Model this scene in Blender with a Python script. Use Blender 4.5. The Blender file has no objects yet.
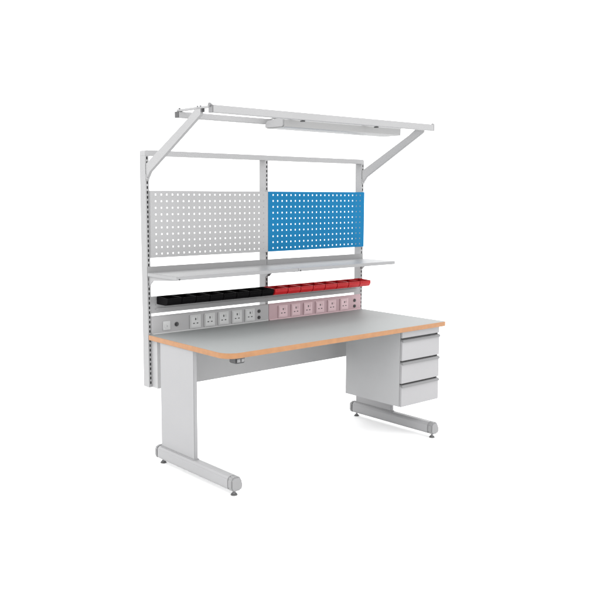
import bpy, bmesh, math, random
from mathutils import Vector, Matrix
random.seed(4)
S = bpy.context.scene
COL = S.collection

# ------------------------------------------------------------------ materials
def mat(name, color, rough=0.45, metal=0.0, spec=0.5, noise=0.0, nscale=60.0, bump=0.0, bscale=900.0, rvar=0.0):
    m = bpy.data.materials.new(name); m.use_nodes = True
    nt = m.node_tree; b = nt.nodes['Principled BSDF']
    b.inputs['Base Color'].default_value = (*color, 1)
    b.inputs['Roughness'].default_value = rough
    b.inputs['Metallic'].default_value = metal
    b.inputs['Specular IOR Level'].default_value = spec
    tc = nt.nodes.new('ShaderNodeTexCoord')
    if noise or rvar:
        n = nt.nodes.new('ShaderNodeTexNoise'); n.inputs['Scale'].default_value = nscale
        n.inputs['Detail'].default_value = 5
        nt.links.new(tc.outputs['Object'], n.inputs['Vector'])
        if noise:
            r = nt.nodes.new('ShaderNodeValToRGB')
            r.color_ramp.elements[0].position = .3; r.color_ramp.elements[1].position = .7
            r.color_ramp.elements[0].color = (*[c * (1 - noise) for c in color], 1)
            r.color_ramp.elements[1].color = (*[min(1, c * (1 + noise)) for c in color], 1)
            nt.links.new(n.outputs['Fac'], r.inputs['Fac'])
            nt.links.new(r.outputs['Color'], b.inputs['Base Color'])
        if rvar:
            mr = nt.nodes.new('ShaderNodeMapRange')
            mr.inputs['To Min'].default_value = rough - rvar; mr.inputs['To Max'].default_value = rough + rvar
            nt.links.new(n.outputs['Fac'], mr.inputs['Value'])
            nt.links.new(mr.outputs['Result'], b.inputs['Roughness'])
    if bump:
        n2 = nt.nodes.new('ShaderNodeTexNoise'); n2.inputs['Scale'].default_value = bscale
        n2.inputs['Detail'].default_value = 2
        nt.links.new(tc.outputs['Object'], n2.inputs['Vector'])
        bp = nt.nodes.new('ShaderNodeBump'); bp.inputs['Strength'].default_value = bump
        bp.inputs['Distance'].default_value = 0.0006
        nt.links.new(n2.outputs['Fac'], bp.inputs['Height'])
        nt.links.new(bp.outputs['Normal'], b.inputs['Normal'])
    return m

M_POST = mat('light_grey_powder_coat', (0.216, 0.216, 0.2187), .5, noise=.025, nscale=7, bump=.05, rvar=.05)
M_LEG = mat('pale_grey_powder_coat', (0.2115, 0.2115, 0.216), .48, noise=.02, nscale=5, bump=.05, rvar=.05)
M_BACK = mat('mid_grey_powder_coat', (0.222, 0.222, 0.225), .5, noise=.025, nscale=6, bump=.05, rvar=.05)
M_PANELG = mat('grey_perforated_steel', (0.216, 0.216, 0.2187), .5, noise=.02, nscale=6, bump=.1)
M_BLUE = mat('blue_perforated_steel', (0.004, 0.102, 0.222), .5, spec=.06, noise=.04, nscale=6, bump=.1)
M_TOP = mat('grey_laminate', (0.205, 0.213, 0.213), .55, spec=.16, noise=.03, nscale=180, rvar=.03)
M_MODEST = mat('grey_back_panel_coat', (.262, .262, .265), .5, noise=.025, nscale=6, bump=.05)
M_BAND = mat('orange_beech_edge_band', (0.238, 0.108, 0.037), .45, noise=.10, nscale=24)
M_DRAWER = mat('pale_grey_drawer_front', (0.2232, 0.2214, 0.2268), .45, noise=.02, nscale=5, bump=.1)
M_CAB = mat('grey_cabinet_steel', (0.262, 0.264, 0.268), .5, noise=.02, nscale=5, bump=.1)
M_BLACK = mat('black_plastic', (.0035, .0033, .0037), .6, spec=.03, bump=.1)
M_RED = mat('red_plastic', (0.35, 0.011, 0.014), .42, spec=.15, noise=.06, nscale=14, bump=.1)
M_CAP = mat('grey_plastic_cap', (0.175, 0.175, 0.178), .55, bump=.2)
M_DARK = mat('dark_grey_plastic', (0.032, 0.032, 0.034), .5, bump=.2)
M_HOLE = mat('black_socket_hole', (0.03, 0.03, 0.03), .7)
M_STEEL = mat('zinc_steel', (0.153, 0.153, 0.1575), .35, metal=.8)
M_RUBBER = mat('dark_rubber', (.06, .06, .06), .7)
M_WHITE = mat('white_socket_plastic', (0.36, 0.3627, 0.3627), .4)
M_SPILLW = mat('red_spill_socket_plastic', (0.44, 0.318, 0.338), .4)  # white plates with the red bins' colour spill painted in
M_SPILLP = mat('red_spill_grey_steel', (0.31, 0.212, 0.228), .5, noise=.02, nscale=6, bump=.1)  # grey panel steel, red spill from the bins mixed into its colour
M_PWR = mat('grey_power_trunking', (0.245, 0.243, 0.246), .5, noise=.02, nscale=6, bump=.1)
M_SHELF = mat('grey_shelf_coat', (.2, .201, .204), .42, spec=.3, noise=.02, nscale=6, bump=.05)
M_UPST = mat('dark_grey_upstand', (0.17, 0.17, 0.172), .5, noise=.02, nscale=6, bump=.05)
M_GRIP = mat('mid_grey_grip_strip', (0.125, 0.125, 0.128), .5, bump=.1)
M_LAMP = mat('opal_lamp_cover', (0.2115, 0.2115, 0.2115), .4)
M_FLOOR = mat('white_studio_floor', (.92, .92, .92), .8, spec=.1, noise=.01, nscale=3)

# ------------------------------------------------------------------ mesh helpers
def link(name, bm, mats, parent=None, smooth=True):
    me = bpy.data.meshes.new(name)
    bmesh.ops.recalc_face_normals(bm, faces=bm.faces)
    bm.to_mesh(me); bm.free()
    if not isinstance(mats, (list, tuple)): mats = [mats]
    for m in mats: me.materials.append(m)
    o = bpy.data.objects.new(name, me); COL.objects.link(o)
    if parent: o.parent = parent
    if smooth:
        for p in me.polygons: p.use_smooth = True
        me.set_sharp_from_angle(angle=math.radians(28))
    return o

def merge(dst, src):
    me = bpy.data.meshes.new('tmp'); src.to_mesh(me); src.free()
    dst.from_mesh(me); bpy.data.meshes.remove(me)

def box(bm, x0, x1, y0, y1, z0, z1, bev=.002, mi=0, seg=2):
    b = bmesh.new()
    bmesh.ops.create_cube(b, size=1)
    bmesh.ops.scale(b, vec=(x1 - x0, y1 - y0, z1 - z0), verts=b.verts)
    bmesh.ops.translate(b, vec=((x0 + x1) / 2, (y0 + y1) / 2, (z0 + z1) / 2), verts=b.verts)
    if bev:
        bmesh.ops.bevel(b, geom=b.edges[:], offset=bev, segments=seg, affect='EDGES', clamp_overlap=True)
    for f in b.faces: f.material_index = mi
    merge(bm, b)

def prism(bm, pts, axis, a0, a1, bev=.0015, mi=0, only_long=False):
    """closed outline extruded along an axis: pts are the two other coordinates in order"""
    b = bmesh.new()
    def v(p, a):
        return (a, p[0], p[1]) if axis == 'x' else (p[0], a, p[1]) if axis == 'y' else (p[0], p[1], a)
    A = [b.verts.new(v(p, a0)) for p in pts]; B = [b.verts.new(v(p, a1)) for p in pts]
    n = len(pts)
    b.faces.new(A); b.faces.new(B)
    for i in range(n): b.faces.new((A[i], A[(i + 1) % n], B[(i + 1) % n], B[i]))
    bmesh.ops.recalc_face_normals(b, faces=b.faces)
    if bev:
        bmesh.ops.bevel(b, geom=b.edges[:], offset=bev, segments=2, affect='EDGES', clamp_overlap=True)
    for f in b.faces: f.material_index = mi
    merge(bm, b)

def disc(bm, c, r, h, axis='z', n=20, mi=0, r2=None, bev=.0008):
    b = bmesh.new()
    bmesh.ops.create_cone(b, cap_ends=True, segments=n, radius1=r, radius2=r if r2 is None else r2, depth=h)
    if bev:
        es = [e for e in b.edges if len(e.link_faces) == 2 and any(len(f.verts) > 4 for f in e.link_faces)]
        bmesh.ops.bevel(b, geom=es, offset=bev, segments=2, affect='EDGES', clamp_overlap=True)
    if axis == 'x': bmesh.ops.rotate(b, matrix=Matrix.Rotation(math.pi / 2, 3, 'Y'), verts=b.verts)
    if axis == 'y': bmesh.ops.rotate(b, matrix=Matrix.Rotation(math.pi / 2, 3, 'X'), verts=b.verts)
    bmesh.ops.translate(b, vec=c, verts=b.verts)
    for f in b.faces: f.material_index = mi
    merge(bm, b)

def holed_sheet(bm, x0, x1, z0, z1, yf, yb, holes_x, holes_z, mi=0, closed_rim=True):
    """upright sheet between planes y=yf (front) and y=yb (back) with rectangular through-holes
    at every crossing of the given x and z intervals"""
    xs = sorted({x0, x1, *[a for h in holes_x for a in h]})
    zs = sorted({z0, z1, *[a for h in holes_z for a in h]})
    hx = {round(h[0], 6) for h in holes_x}; hz = {round(h[0], 6) for h in holes_z}
    vf = [[bm.verts.new((x, yf, z)) for z in zs] for x in xs]
    vb = [[bm.verts.new((x, yb, z)) for z in zs] for x in xs]
    nx, nz = len(xs) - 1, len(zs) - 1
    solid = lambda i, j: 0 <= i < nx and 0 <= j < nz and not (round(xs[i], 6) in hx and round(zs[j], 6) in hz)
    def face(*v):
        f = bm.faces.new(v); f.material_index = mi
    for i in range(nx):
        for j in range(nz):
            if not solid(i, j): continue
            face(vf[i][j], vf[i + 1][j], vf[i + 1][j + 1], vf[i][j + 1])
            face(vb[i][j], vb[i][j + 1], vb[i + 1][j + 1], vb[i + 1][j])
            if not solid(i - 1, j): face(vf[i][j], vf[i][j + 1], vb[i][j + 1], vb[i][j])
            if not solid(i + 1, j): face(vf[i + 1][j], vb[i + 1][j], vb[i + 1][j + 1], vf[i + 1][j + 1])
            if not solid(i, j - 1): face(vf[i][j], vb[i][j], vb[i + 1][j], vf[i + 1][j])
            if not solid(i, j + 1): face(vf[i][j + 1], vf[i + 1][j + 1], vb[i + 1][j + 1], vb[i][j + 1])

def tag(o, label, cat=None, group=None, kind=None):
    o['label'] = label
    if cat: o['category'] = cat
    if group: o['group'] = group
    if kind: o['kind'] = kind
    return o

# ------------------------------------------------------------------ floor
bm = bmesh.new()
bmesh.ops.create_grid(bm, x_segments=8, y_segments=8, size=60)
fl = link('floor', bm, M_FLOOR, smooth=False)
fl['kind'] = 'structure'; fl['label'] = 'plain white studio floor under the workbench'; fl['category'] = 'floor'

# ------------------------------------------------------------------ workbench
W, D, ZT = 1.8, .787, .757
DP, WP, HT, ZB = .0613, .024, 1.838, .4393
wb = bpy.data.objects.new('workbench', None); COL.objects.link(wb)
wb.empty_display_size = .2
tag(wb, 'pale grey steel workbench with beech-edged top, pegboards, shelf and overhead light frame', 'workbench')

# --- tabletop and its edge band
def rounded_rect(x0, x1, y0, y1, r, n=8):
    pts = []
    for cx, cy, a, rr in ((x1 - r[0], y0 + r[0], -90, r[0]), (x1 - r[1], y1 - r[1], 0, r[1]), (x0 + r[2], y1 - r[2], 90, r[2]), (x0 + r[3], y0 + r[3], 180, r[3])):
        if rr < 1e-4: pts.append((cx, cy)); continue
        for k in range(n + 1):
            t = math.radians(a + 90 * k / n); pts.append((cx + rr * math.cos(t), cy + rr * math.sin(t)))
    return pts
outer = rounded_rect(0, W, -D, -.002, (.02, .004, .004, .085))
inner = rounded_rect(.003, W - .003, -D + .003, -.005, (.017, .003, .003, .082))
bm = bmesh.new(); prism(bm, inner, 'z', ZT - .030, ZT + .0004, bev=.0006)
tabletop = link('tabletop', bm, M_TOP, wb)
bm = bmesh.new()
n = len(outer)
prof = [(0.0, -.031, 0), (0.0, -.002, 0), (.0, -.0006, .0008), (0, 0, .002)]      # outer rows, then the inner top
def ring(z, inset):
    out = []
    for (ox, oy), (ix, iy) in zip(outer, inner):
        k = inset / .003; out.append(bm.verts.new((ox + (ix - ox) * k, oy + (iy - oy) * k, z)))
    return out
rings = [ring(ZT - .029, .003), ring(ZT - .029, .0012), ring(ZT - .0278, 0), ring(ZT - .0022, 0), ring(ZT - .0006, .0006), ring(ZT, .0016), ring(ZT, .0030)]
for a, b in zip(rings, rings[1:]):
    for i in range(n): bm.faces.new((a[i], a[(i + 1) % n], b[(i + 1) % n], b[i]))
a, b = rings[-1], rings[0]
for i in range(n): bm.faces.new((a[i], a[(i + 1) % n], b[(i + 1) % n], b[i]))
eb = link('edge_band', bm, M_BAND, tabletop)
eb['label'] = 'orange beech-coloured edge band of the grey tabletop'

# --- legs: wide panel on a chamfered foot bar with caps and levelling feet
def leg(xc, ztop, yl0=-.112, yl1=-.458):
    bm = bmesh.new()
    box(bm, xc - .0115, xc + .0125, yl1, yl0, .105, ztop, .003)
    box(bm, xc - .018, xc + .019, yl1 - .004, yl0 + .004, .1015, .108, .002)      # weld collar
    o = link('leg', bm, M_LEG, wb)
    hw, z0, z1 = .036, .028, .104
    c = [( -hw, z0 + .014), (-hw, z1 - .014), (-hw + .014, z1), (hw - .020, z1), (hw, z0 + .040), (hw, z0 + .012), (hw - .010, z0), (-hw + .012, z0)]
    c = [(xc + a + .003, b) for a, b in c]
    bm = bmesh.new(); prism(bm, c, 'y', -.80, -.098, bev=.003); link('foot_bar', bm, M_LEG, o)
    for y0, y1 in ((-.838, -.7995), (-.0985, -.068)):
        s = 1.04
        cx, cz = xc + .003, (z0 + z1) / 2
        outl = [(cx + (a - cx) * s, cz + (b - cz) * s) for a, b in c]
        bm = bmesh.new(); prism(bm, outl, 'y', y0, y1, bev=.007); link('end_cap', bm, M_CAP, o)
    for y in (-.812, -.112):
        bm = bmesh.new()
        disc(bm, (xc, y, .022), .005, .03, n=12, mi=0)
        disc(bm, (xc, y, .012), .011, .008, n=6, mi=0)
        disc(bm, (xc, y, .004), .019, .008, n=24, mi=1, r2=.015)
        link('levelling_foot', bm, [M_STEEL, M_RUBBER], o)
    return o
lg = leg(.0215, ZT - .0295); lg['label'] = 'left leg, a wide tall grey panel standing on its foot bar'
lg = leg(1.648, .231); lg['label'] = 'right leg, a short grey panel under the drawer cabinet'

# --- modesty panel with its return flange at the left
bm = bmesh.new()
box(bm, .024, 1.776, -.068, -.064, ZB + .002, ZT - .032, .001)
box(bm, .0215, .0255, -.0636, -.0006, ZB, ZT - .032, .001)
box(bm, 1.772, 1.776, -.0636, -.001, ZB, ZT - .032, .001)
box(bm, .03, 1.77, -.0636, -.045, ZB + .002, ZB + .005, .001)
mp = link('modesty_panel', bm, M_MODEST, wb)

# --- three slotted uprights and the top beam
def upright(x0):
    bm = bmesh.new()
    zs = []; z = ZB + .02
    while z < HT - .05:
        zs.append((z, z + .0165)); z += .0282
    holed_sheet(bm, x0, x0 + WP, ZB, HT - .032, 0, .002, [(x0 + .0075, x0 + .0165)], zs)
    box(bm, x0, x0 + .002, .0021, DP, ZB, HT - .032, 0)
    box(bm, x0 + WP - .002, x0 + WP, .0021, DP, ZB, HT - .032, 0)
    box(bm, x0 + .0021, x0 + WP - .0021, DP - .002, DP, ZB, HT - .032, 0)
    box(bm, x0 + .0021, x0 + WP - .0021, .0125, .0135, ZB, HT - .034, 0, mi=1)  # dark sheet painting the shade inside the post behind the slots
    box(bm, x0 + .0021, x0 + WP - .0021, .0022, .0605 - .0022, ZB + .001, ZB + .003, 0)
    return link('upright', bm, [M_POST, M_DARK], wb)
XM = .9014
for x0 in (0, XM - WP / 2, W - WP): upright(x0)
bm = bmesh.new()
tb = [(0, HT - .0318), (0, HT - .012), (.0035, HT - .0035), (.012, HT), (W - .012, HT), (W - .0035, HT - .0035), (W, HT - .012), (W, HT - .0318)]
prism(bm, tb, 'y', 0, DP, bev=.0006)
link('top_beam', bm, M_BACK, wb)

# --- perforated panels
def pegboard(x0, x1, m, label):
    bm = bmesh.new()
    z0, z1 = 1.215, 1.606
    p, s = .0384, .0092
    nx = int((x1 - x0 - .02) / p); nz = 10
    mx = (x1 - x0 - (nx - 1) * p) / 2; mz = (z1 - z0 - (nz - 1) * p) / 2
    hx = [(x0 + mx + i * p - s / 2, x0 + mx + i * p + s / 2) for i in range(nx)]
    hz = [(z0 + mz + i * p - s / 2, z0 + mz + i * p + s / 2) for i in range(nz)]
    holed_sheet(bm, x0, x1, z0, z1, -.018, -.0165, hx, hz)
    for a, b in ((x0, x0 + .0015), (x1 - .0015, x1)): box(bm, a, b, -.0164, -.001, z0, z1, 0)
    for a, b in ((z0, z0 + .0015), (z1 - .0015, z1)): box(bm, x0 + .0016, x1 - .0016, -.0164, -.003, a, b, 0)
    o = link('perforated_panel', bm, m, wb); o['label'] = label
    return o
pegboard(WP - .0045, XM - .004, M_PANELG, 'grey perforated panel')
pegboard(XM - .002, W - .010, M_BLUE, 'blue perforated panel')

# --- shelf boards on brackets
def shelf(x0, x1, label):
    bm = bmesh.new()
    zt, yf = 1.128, -.318
    box(bm, x0, x1, yf + .002, -.003, zt - .002, zt, .0006)                 # deck
    box(bm, x0, x1, yf, yf + .0019, zt - .021, zt, .0006)                   # front lip
    box(bm, x0 + .002, x1 - .002, yf + .0021, yf + .012, zt - .021, zt - .0195, .0004)
    box(bm, x0, x1, -.0029, -.001, zt - .02, 1.1635, .0006, mi=1)                 # upstand
    for a in (x0, x1 - .0018): box(bm, a, a + .0018, yf + .0022, -.0032, zt - .021, zt - .0022, .0004)
    o = link('shelf', bm, [M_SHELF, M_UPST], wb); o['label'] = label
    for xc in (x0 + .012, x1 - .012):
        b2 = bmesh.new()
        prism(b2, [(-.0005, zt - .0222), (-.30, zt - .0222), (-.30, zt - .025), (-.05, zt - .045), (-.022, zt - .066), (-.014, zt - .075), (-.0005, zt - .078)], 'x', xc - .0025, xc + .0025, bev=.0008)
        link('shelf_bracket', b2, M_POST, o)
    b2 = bmesh.new()
    disc(b2, (x0 + .016, yf - .0015, zt - .0165), .0048, .004, 'y', n=14)
    link('shelf_screw', b2, M_DARK, o)
    return o
shelf(.001, XM - .001, 'left grey shelf')
shelf(XM + .001, W - .001, 'right grey shelf')

# --- bin rail
bm = bmesh.new()
box(bm, WP + .0006, W - WP - .0006, .0008, .0025, .883, .985, .0006)
for z in (.905, .93, .955, .975):
    prism(bm, [(-.0058, z - .002), (-.0058, z + .008), (-.0045, z + .008), (-.0045, z), (.0006, z), (.0006, z - .002)], 'x', WP + .03, W - WP - .03, bev=0)
link('bin_rail', bm, M_BACK, wb)

# --- power panels
def power_panel(x0, x1, m, mplate, sockets, dots_x, label, extra=None):
    bm = bmesh.new()
    prism(bm, [(-.001, .7578), (-.012, .7578), (-.012, .864), (-.0085, .869), (-.001, .869)], 'x', x0, x1, bev=.0012)
    box(bm, x0 + .004, x1 - .004, -.017, -.0121, .7578, .7640, .0008, mi=1)              # pale sealing strip along the top
    o = link('power_panel', bm, [m, mplate], wb); o['label'] = label
    for k, xc in enumerate(sockets):
        b = bmesh.new()
        h = .041
        box(b, xc - h, xc + h, -.0185, -.0122, .810 - h - .001, .810 + h, .0025, mi=0)
        box(b, xc - h + .007, xc + h - .007, -.0198, -.01855, .810 - h + .006, .810 + h - .007, .001, mi=0)
        box(b, xc - .004, xc + .004, -.0205, -.0199, .818, .832, .0002, mi=1)            # earth slot
        for sx in (-.013, .013): box(b, xc + sx - .006, xc + sx + .006, -.0205, -.0199, .796, .802, .0002, mi=1)
        box(b, xc + .015, xc + .028, -.0225, -.0199, .818, .836, .0012, mi=0)            # rocker
        link('socket', b, [mplate, M_HOLE], o)
    for z in (.828, .7865):
        b = bmesh.new()
        disc(b, (dots_x, -.0145, z), .0115, .005, 'y', n=18, mi=0)
        disc(b, (dots_x, -.0178, z), .0075, .0016, 'y', n=16, mi=1)
        link('terminal', b, [M_DARK, M_HOLE], o)
    return o
pl = power_panel(WP - .0035, XM - .001 + .008, M_PWR, M_WHITE, (.324, .431, .537, .643, .748), .826, 'grey left power panel with five sockets and a rotary switch')
b = bmesh.new()
box(b, .092, .144, -.0175, -.0122, .777, .831, .002)
disc(b, (.118, -.0186, .804), .017, .002, 'y', n=24); box(b, .113, .118, -.0235, -.0196, .797, .811, .0008)
box(b, .1185, .1225, -.0205, -.0197, .799, .805, .0004, mi=1)
link('toggle_switch', b, [M_WHITE, M_DARK], pl)
b = bmesh.new()
disc(b, (.190, -.0145, .806), .0135, .0048, 'y', n=24); disc(b, (.190, -.0205, .806), .0085, .007, 'y', n=20)
link('push_button', b, M_DARK, pl)
pr = power_panel(XM + .0092, W - WP - .0012, M_SPILLP, M_SPILLW, (1.028, 1.142, 1.254, 1.366, 1.480, 1.602), 1.710, 'right power panel with six sockets, red spill of the bins painted into its colour')

# --- drawer cabinet
CX0, CX1, CY0, CY1, CZ0, CZ1 = 1.400, 1.772, -.738, -.246, .232, ZT - .0295
bm = bmesh.new()
box(bm, CX0, CX0 + .002, CY0, CY1, CZ0, CZ1, .0006)
box(bm, CX1 - .002, CX1, CY0, CY1, CZ0, CZ1, .0006)
box(bm, CX0 + .0021, CX1 - .0021, CY1 - .002, CY1, CZ0, CZ1, .0005)
box(bm, CX0 + .0021, CX1 - .0021, CY0, CY1 - .0021, CZ0, CZ0 + .002, .0005)
box(bm, CX0 + .0021, CX1 - .0021, CY0 + .02, CY0 + .022, CZ0 + .0021, CZ1, 0)                     # shadow-gap back plate
cab = link('drawer_cabinet', bm, M_CAB, wb)
bm = bmesh.new(); box(bm, CX0 + .001, CX1 - .001, CY0 - .014, CY0 - .0005, .682, CZ1, .002)
ts = link('top_rail', bm, M_DRAWER, cab)
for z0, z1 in ((.535, .662), (.386, .515), (.2325, .366)):
    bm = bmesh.new()
    y = CY0
    # flat front with a grey grip strip standing forward along its upper edge
    prism(bm, [(y - .0005, z0), (y - .016, z0), (y - .016, z1), (y - .0005, z1)], 'x', CX0 + .0005, CX1 - .0005, bev=.0015)
    prism(bm, [(y - .002, z1 + .0006), (y - .019, z1 + .0006), (y - .025, z1 - .006), (y - .0265, z1 - .006), (y - .0265, z1 + .001), (y - .020, z1 + .009), (y - .002, z1 + .011)],
          'x', CX0 - .001, CX1 - .004, bev=.0008, mi=1)
    box(bm, CX0 + .012, CX1 - .012, y, CY1 - .03, z0 + .012, z1 - .016, 0)                         # drawer body
    link('drawer', bm, [M_DRAWER, M_GRIP], cab)

# --- height control box under the front edge
bm = bmesh.new()
box(bm, .083, .146, -.752, -.69, .690, ZT - .0296, .005)
box(bm, .090, .112, -.7545, -.7521, .698, .716, .001, mi=1)
box(bm, .118, .140, -.7545, -.7521, .698, .716, .001, mi=1)
box(bm, .081, .148, -.70, -.685, .7205, ZT - .0278, .001)
cb = link('control_box', bm, [M_DARK, M_CAP], wb); cb['label'] = 'small dark grey control box under the front edge'

# --- support arms
for x, lab in ((.012, 'left slanted arm carrying the light frame'), (W - .012, 'right slanted arm carrying the light frame')):
    bm = bmesh.new()
    prism(bm, [(-.0012, 1.760), (-.0012, 1.683), (-.018, 1.680), (-.045, 1.712), (-.556, 1.997), (-.562, 2.004), (-.562, 2.0318), (-.505, 2.0318), (-.432, 1.985)], 'x', x - .009, x + .009, bev=.002)
    box(bm, x - .0115, x + .0115, -.0115, -.0011, 1.668, 1.70, .001)
    o = link('support_arm', bm, M_POST, wb); o['label'] = lab
    b = bmesh.new()
    box(b, x - .009, x + .009, -.574, -.5625, 2.014, 2.0318, .001)
    link('arm_clamp', b, M_DARK, o)
    for yy in (-.548, -.520):
        b = bmesh.new(); disc(b, (x, yy, 2.047), .0055, .006, n=6); link('arm_bolt', b, M_STEEL, o)

# --- light frame with its lamp
def rail(y, x0, x1, z0, z1, d=.036):
    bm = bmesh.new()
    h = (z1 - z0); t = .004
    # box section with a groove in the rear face
    prof = [(y - d / 2, z0), (y - d / 2, z1), (y + d / 2, z1), (y + d / 2, z1 - h * .33), (y + d / 2 - .008, z1 - h * .33), (y + d / 2 - .008, z0 + h * .33), (y + d / 2, z0 + h * .33), (y + d / 2, z0)]
    prism(bm, prof, 'x', x0, x1, bev=.0015)
    return bm
lf = link('light_frame', rail(-.645, .012, 1.768, 2.006, 2.045), M_POST, wb)
lf['label'] = 'overhead light frame of grey rails'
o = link('rear_rail', rail(-.335, .004, 1.772, 1.999, 2.031), M_POST, lf)
for x in (.020, W - .044):
    bm = bmesh.new()
    box(bm, x - .008, x + .008, -.626, -.318, 2.0325, 2.0445, .001)
    link('side_rail', bm, M_POST, lf)
    b = bmesh.new(); box(b, x - .010, x + .010, -.353, -.32, 2.0312, 2.0322, 0); disc(b, (x, -.336, 2.048), .006, .007, n=6)
    link('corner_bolt', b, M_DARK, lf)
for x in (.009, 1.771):
    bm = bmesh.new()
    box(bm, x - .003, x + .003, -.664, -.626, 2.005, 2.046, .002)
    disc(bm, (x + .006 * (1 if x > 1 else -1), -.645, 2.044 if x > 1 else 2.046), .010, .012, 'x', n=20)
    link('rail_cap', bm, M_GRIP if x < 1 else M_POST, lf)
bm = bmesh.new(); box(bm, .0005, .0038, -.3535, -.3165, 1.9985, 2.0315, .001)  # dark plate standing for the shade inside the open rail end
link('rail_cap', bm, M_DARK, lf)
for x in (.655, 1.26):
    bm = bmesh.new()
    box(bm, x - .012, x + .012, -.626, -.354, 2.0315, 2.0355, .0008)
    box(bm, x - .010, x + .010, -.640, -.618, 1.998, 2.0055, .001, mi=1)
    link('cross_bar', bm, [M_POST, M_DARK], lf)
bm = bmesh.new()
prism(bm, [(-.53, 1.973), (-.38, 1.973), (-.374, 1.978), (-.374, 1.990), (-.395, 2.014), (-.515, 2.026), (-.538, 2.014), (-.538, 1.980)], 'x', .585, 1.588, bev=.002)
lamp = link('lamp', bm, M_BACK, lf)
bm = bmesh.new()
prism(bm, [(-.5392, 1.979), (-.5392, 2.015), (-.5415, 2.012), (-.5415, 1.974), (-.532, 1.9695), (-.38, 1.9695), (-.38, 1.9722), (-.531, 1.9722)], 'x', .592, 1.581, bev=0)
lc = link('lamp_cover', bm, M_LAMP, lf)

# ------------------------------------------------------------------ storage bins, each one of its own
def bin_mesh(name, w, m):
    bm = bmesh.new()
    prof = [(-.0115, .9385), (-.108, .9385), (-.122, .9425), (-.134, .962), (-.1335, .9815), (-.075, .9845), (-.0115, .9865)]
    hw = w / 2
    def sec(x, s):   # s insets the walls towards the middle
        return [bm.verts.new((x, y, z)) for y, z in prof]
    nP = len(prof)
    L, R = sec(-hw, 0), sec(hw, 0)
    bm.faces.new(L); bm.faces.new(R)
    tops = []
    for i in range(nP):
        f = bm.faces.new((L[i], L[(i + 1) % nP], R[(i + 1) % nP], R[i]))
        if i in (4, 5): tops.append(f)
    bmesh.ops.recalc_face_normals(bm, faces=bm.faces)
    bmesh.ops.bevel(bm, geom=[e for e in bm.edges if not any(f in tops for f in e.link_faces)], offset=.0022, segments=2, affect='EDGES', clamp_overlap=True)
    tops = [f for f in bm.faces if f.normal.z > .75 and f.calc_center_median().z > .965 and f.calc_area() > .5 * w * .05]
    r = bmesh.ops.inset_region(bm, faces=tops, thickness=.0028, depth=0)
    tops = [f for f in tops if f.is_valid]
    ex = bmesh.ops.extrude_face_region(bm, geom=tops)
    vs = [v for v in ex['geom'] if isinstance(v, bmesh.types.BMVert)]
    for v in vs: v.co.z = .9660
    bmesh.ops.delete(bm, geom=[f for f in tops if f.is_valid], context='FACES')
    # grip lip and card slot on the front, hook at the back
    box(bm, -hw * .72, hw * .72, -.1375, -.1325, .9725, .9765, .0012)
    box(bm, -hw * .5, -hw * .1, -.0112, -.0062, .9585, .9665, .0006)
    box(bm, hw * .1, hw * .5, -.0112, -.0062, .9585, .9665, .0006)
    return link(name, bm, m)

words = ['first', 'second', 'third', 'fourth', 'fifth', 'sixth', 'seventh', 'eighth']
def bin_row(x0, x1, m, colour, first_lab, last_lab):
    pitch = (x1 - x0) / 8
    src = bin_mesh('storage_bin', pitch - .0035, m)
    for k in range(8):
        o = src if k == 0 else src.copy()
        if k: COL.objects.link(o)
        o.location = (x0 + (k + .5) * pitch, random.uniform(-.0012, 0.0), 0)
        if k == 0: lab = first_lab
        elif k == 7: lab = last_lab
        else: lab = f'{colour} plastic storage bin hanging on the rail, {words[k]} {colour} one from the left'
        tag(o, lab, 'bin', f'{colour} storage bins hanging on the rail')
bin_row(.052, .856, M_BLACK, 'black', 'black plastic storage bin at the left end of the rail, nearest the left upright',
        'black plastic storage bin touching the row of red bins')
bin_row(.862, 1.752, M_RED, 'red', 'red plastic storage bin touching the row of black bins',
        'red plastic storage bin at the right end of the rail')

# ------------------------------------------------------------------ camera
cam = bpy.data.cameras.new('camera'); co = bpy.data.objects.new('camera', cam); COL.objects.link(co)
r = Vector((.751982, -.659162, .005339)); u = Vector((.0800472, .0993522, .9918274)); f = Vector((.65430492, .74540939, -.12747514))
mt = Matrix.Identity(4)
for i in range(3):
    mt[i][0] = r[i]; mt[i][1] = u[i]; mt[i][2] = -f[i]
mt.translation = Vector((-2.51402624, -4.22488924, 1.59294307))
co.matrix_world = mt
cam.sensor_width = 36; cam.lens = 36 * 827.243478 / 600
cam.clip_end = 500; cam.clip_start = .05
S.camera = co

# ------------------------------------------------------------------ light: bright white studio world plus two added, unseen area lamps
w = bpy.data.worlds.new('World'); S.world = w; w.use_nodes = True
bg = w.node_tree.nodes['Background']; bg.inputs['Color'].default_value = (1, 1, 1, 1); bg.inputs['Strength'].default_value = 2.6
def added_lamp(name, loc, target, size, power):
    l = bpy.data.lights.new(name, 'AREA'); l.shape = 'DISK'; l.size = size; l.energy = power
    o = bpy.data.objects.new(name, l); COL.objects.link(o); o.location = loc
    d = Vector(target) - Vector(loc); o.rotation_euler = d.to_track_quat('-Z', 'Y').to_euler()
    return o
added_lamp('added_key_lamp', (-4.5, -3.5, 5.5), (.9, -.4, .7), 4.0, 110)  # added out of view to brighten bench and floor
added_lamp('added_fill_lamp', (4.5, -6.0, 4.5), (.9, -.4, .7), 4.0, 40)

S.render.engine = 'CYCLES'
S.cycles.use_denoising = True
S.cycles.max_bounces = 8
S.view_settings.view_transform = 'Standard'; S.view_settings.look = 'None'
S.view_settings.gamma = 1; S.view_settings.exposure = 0
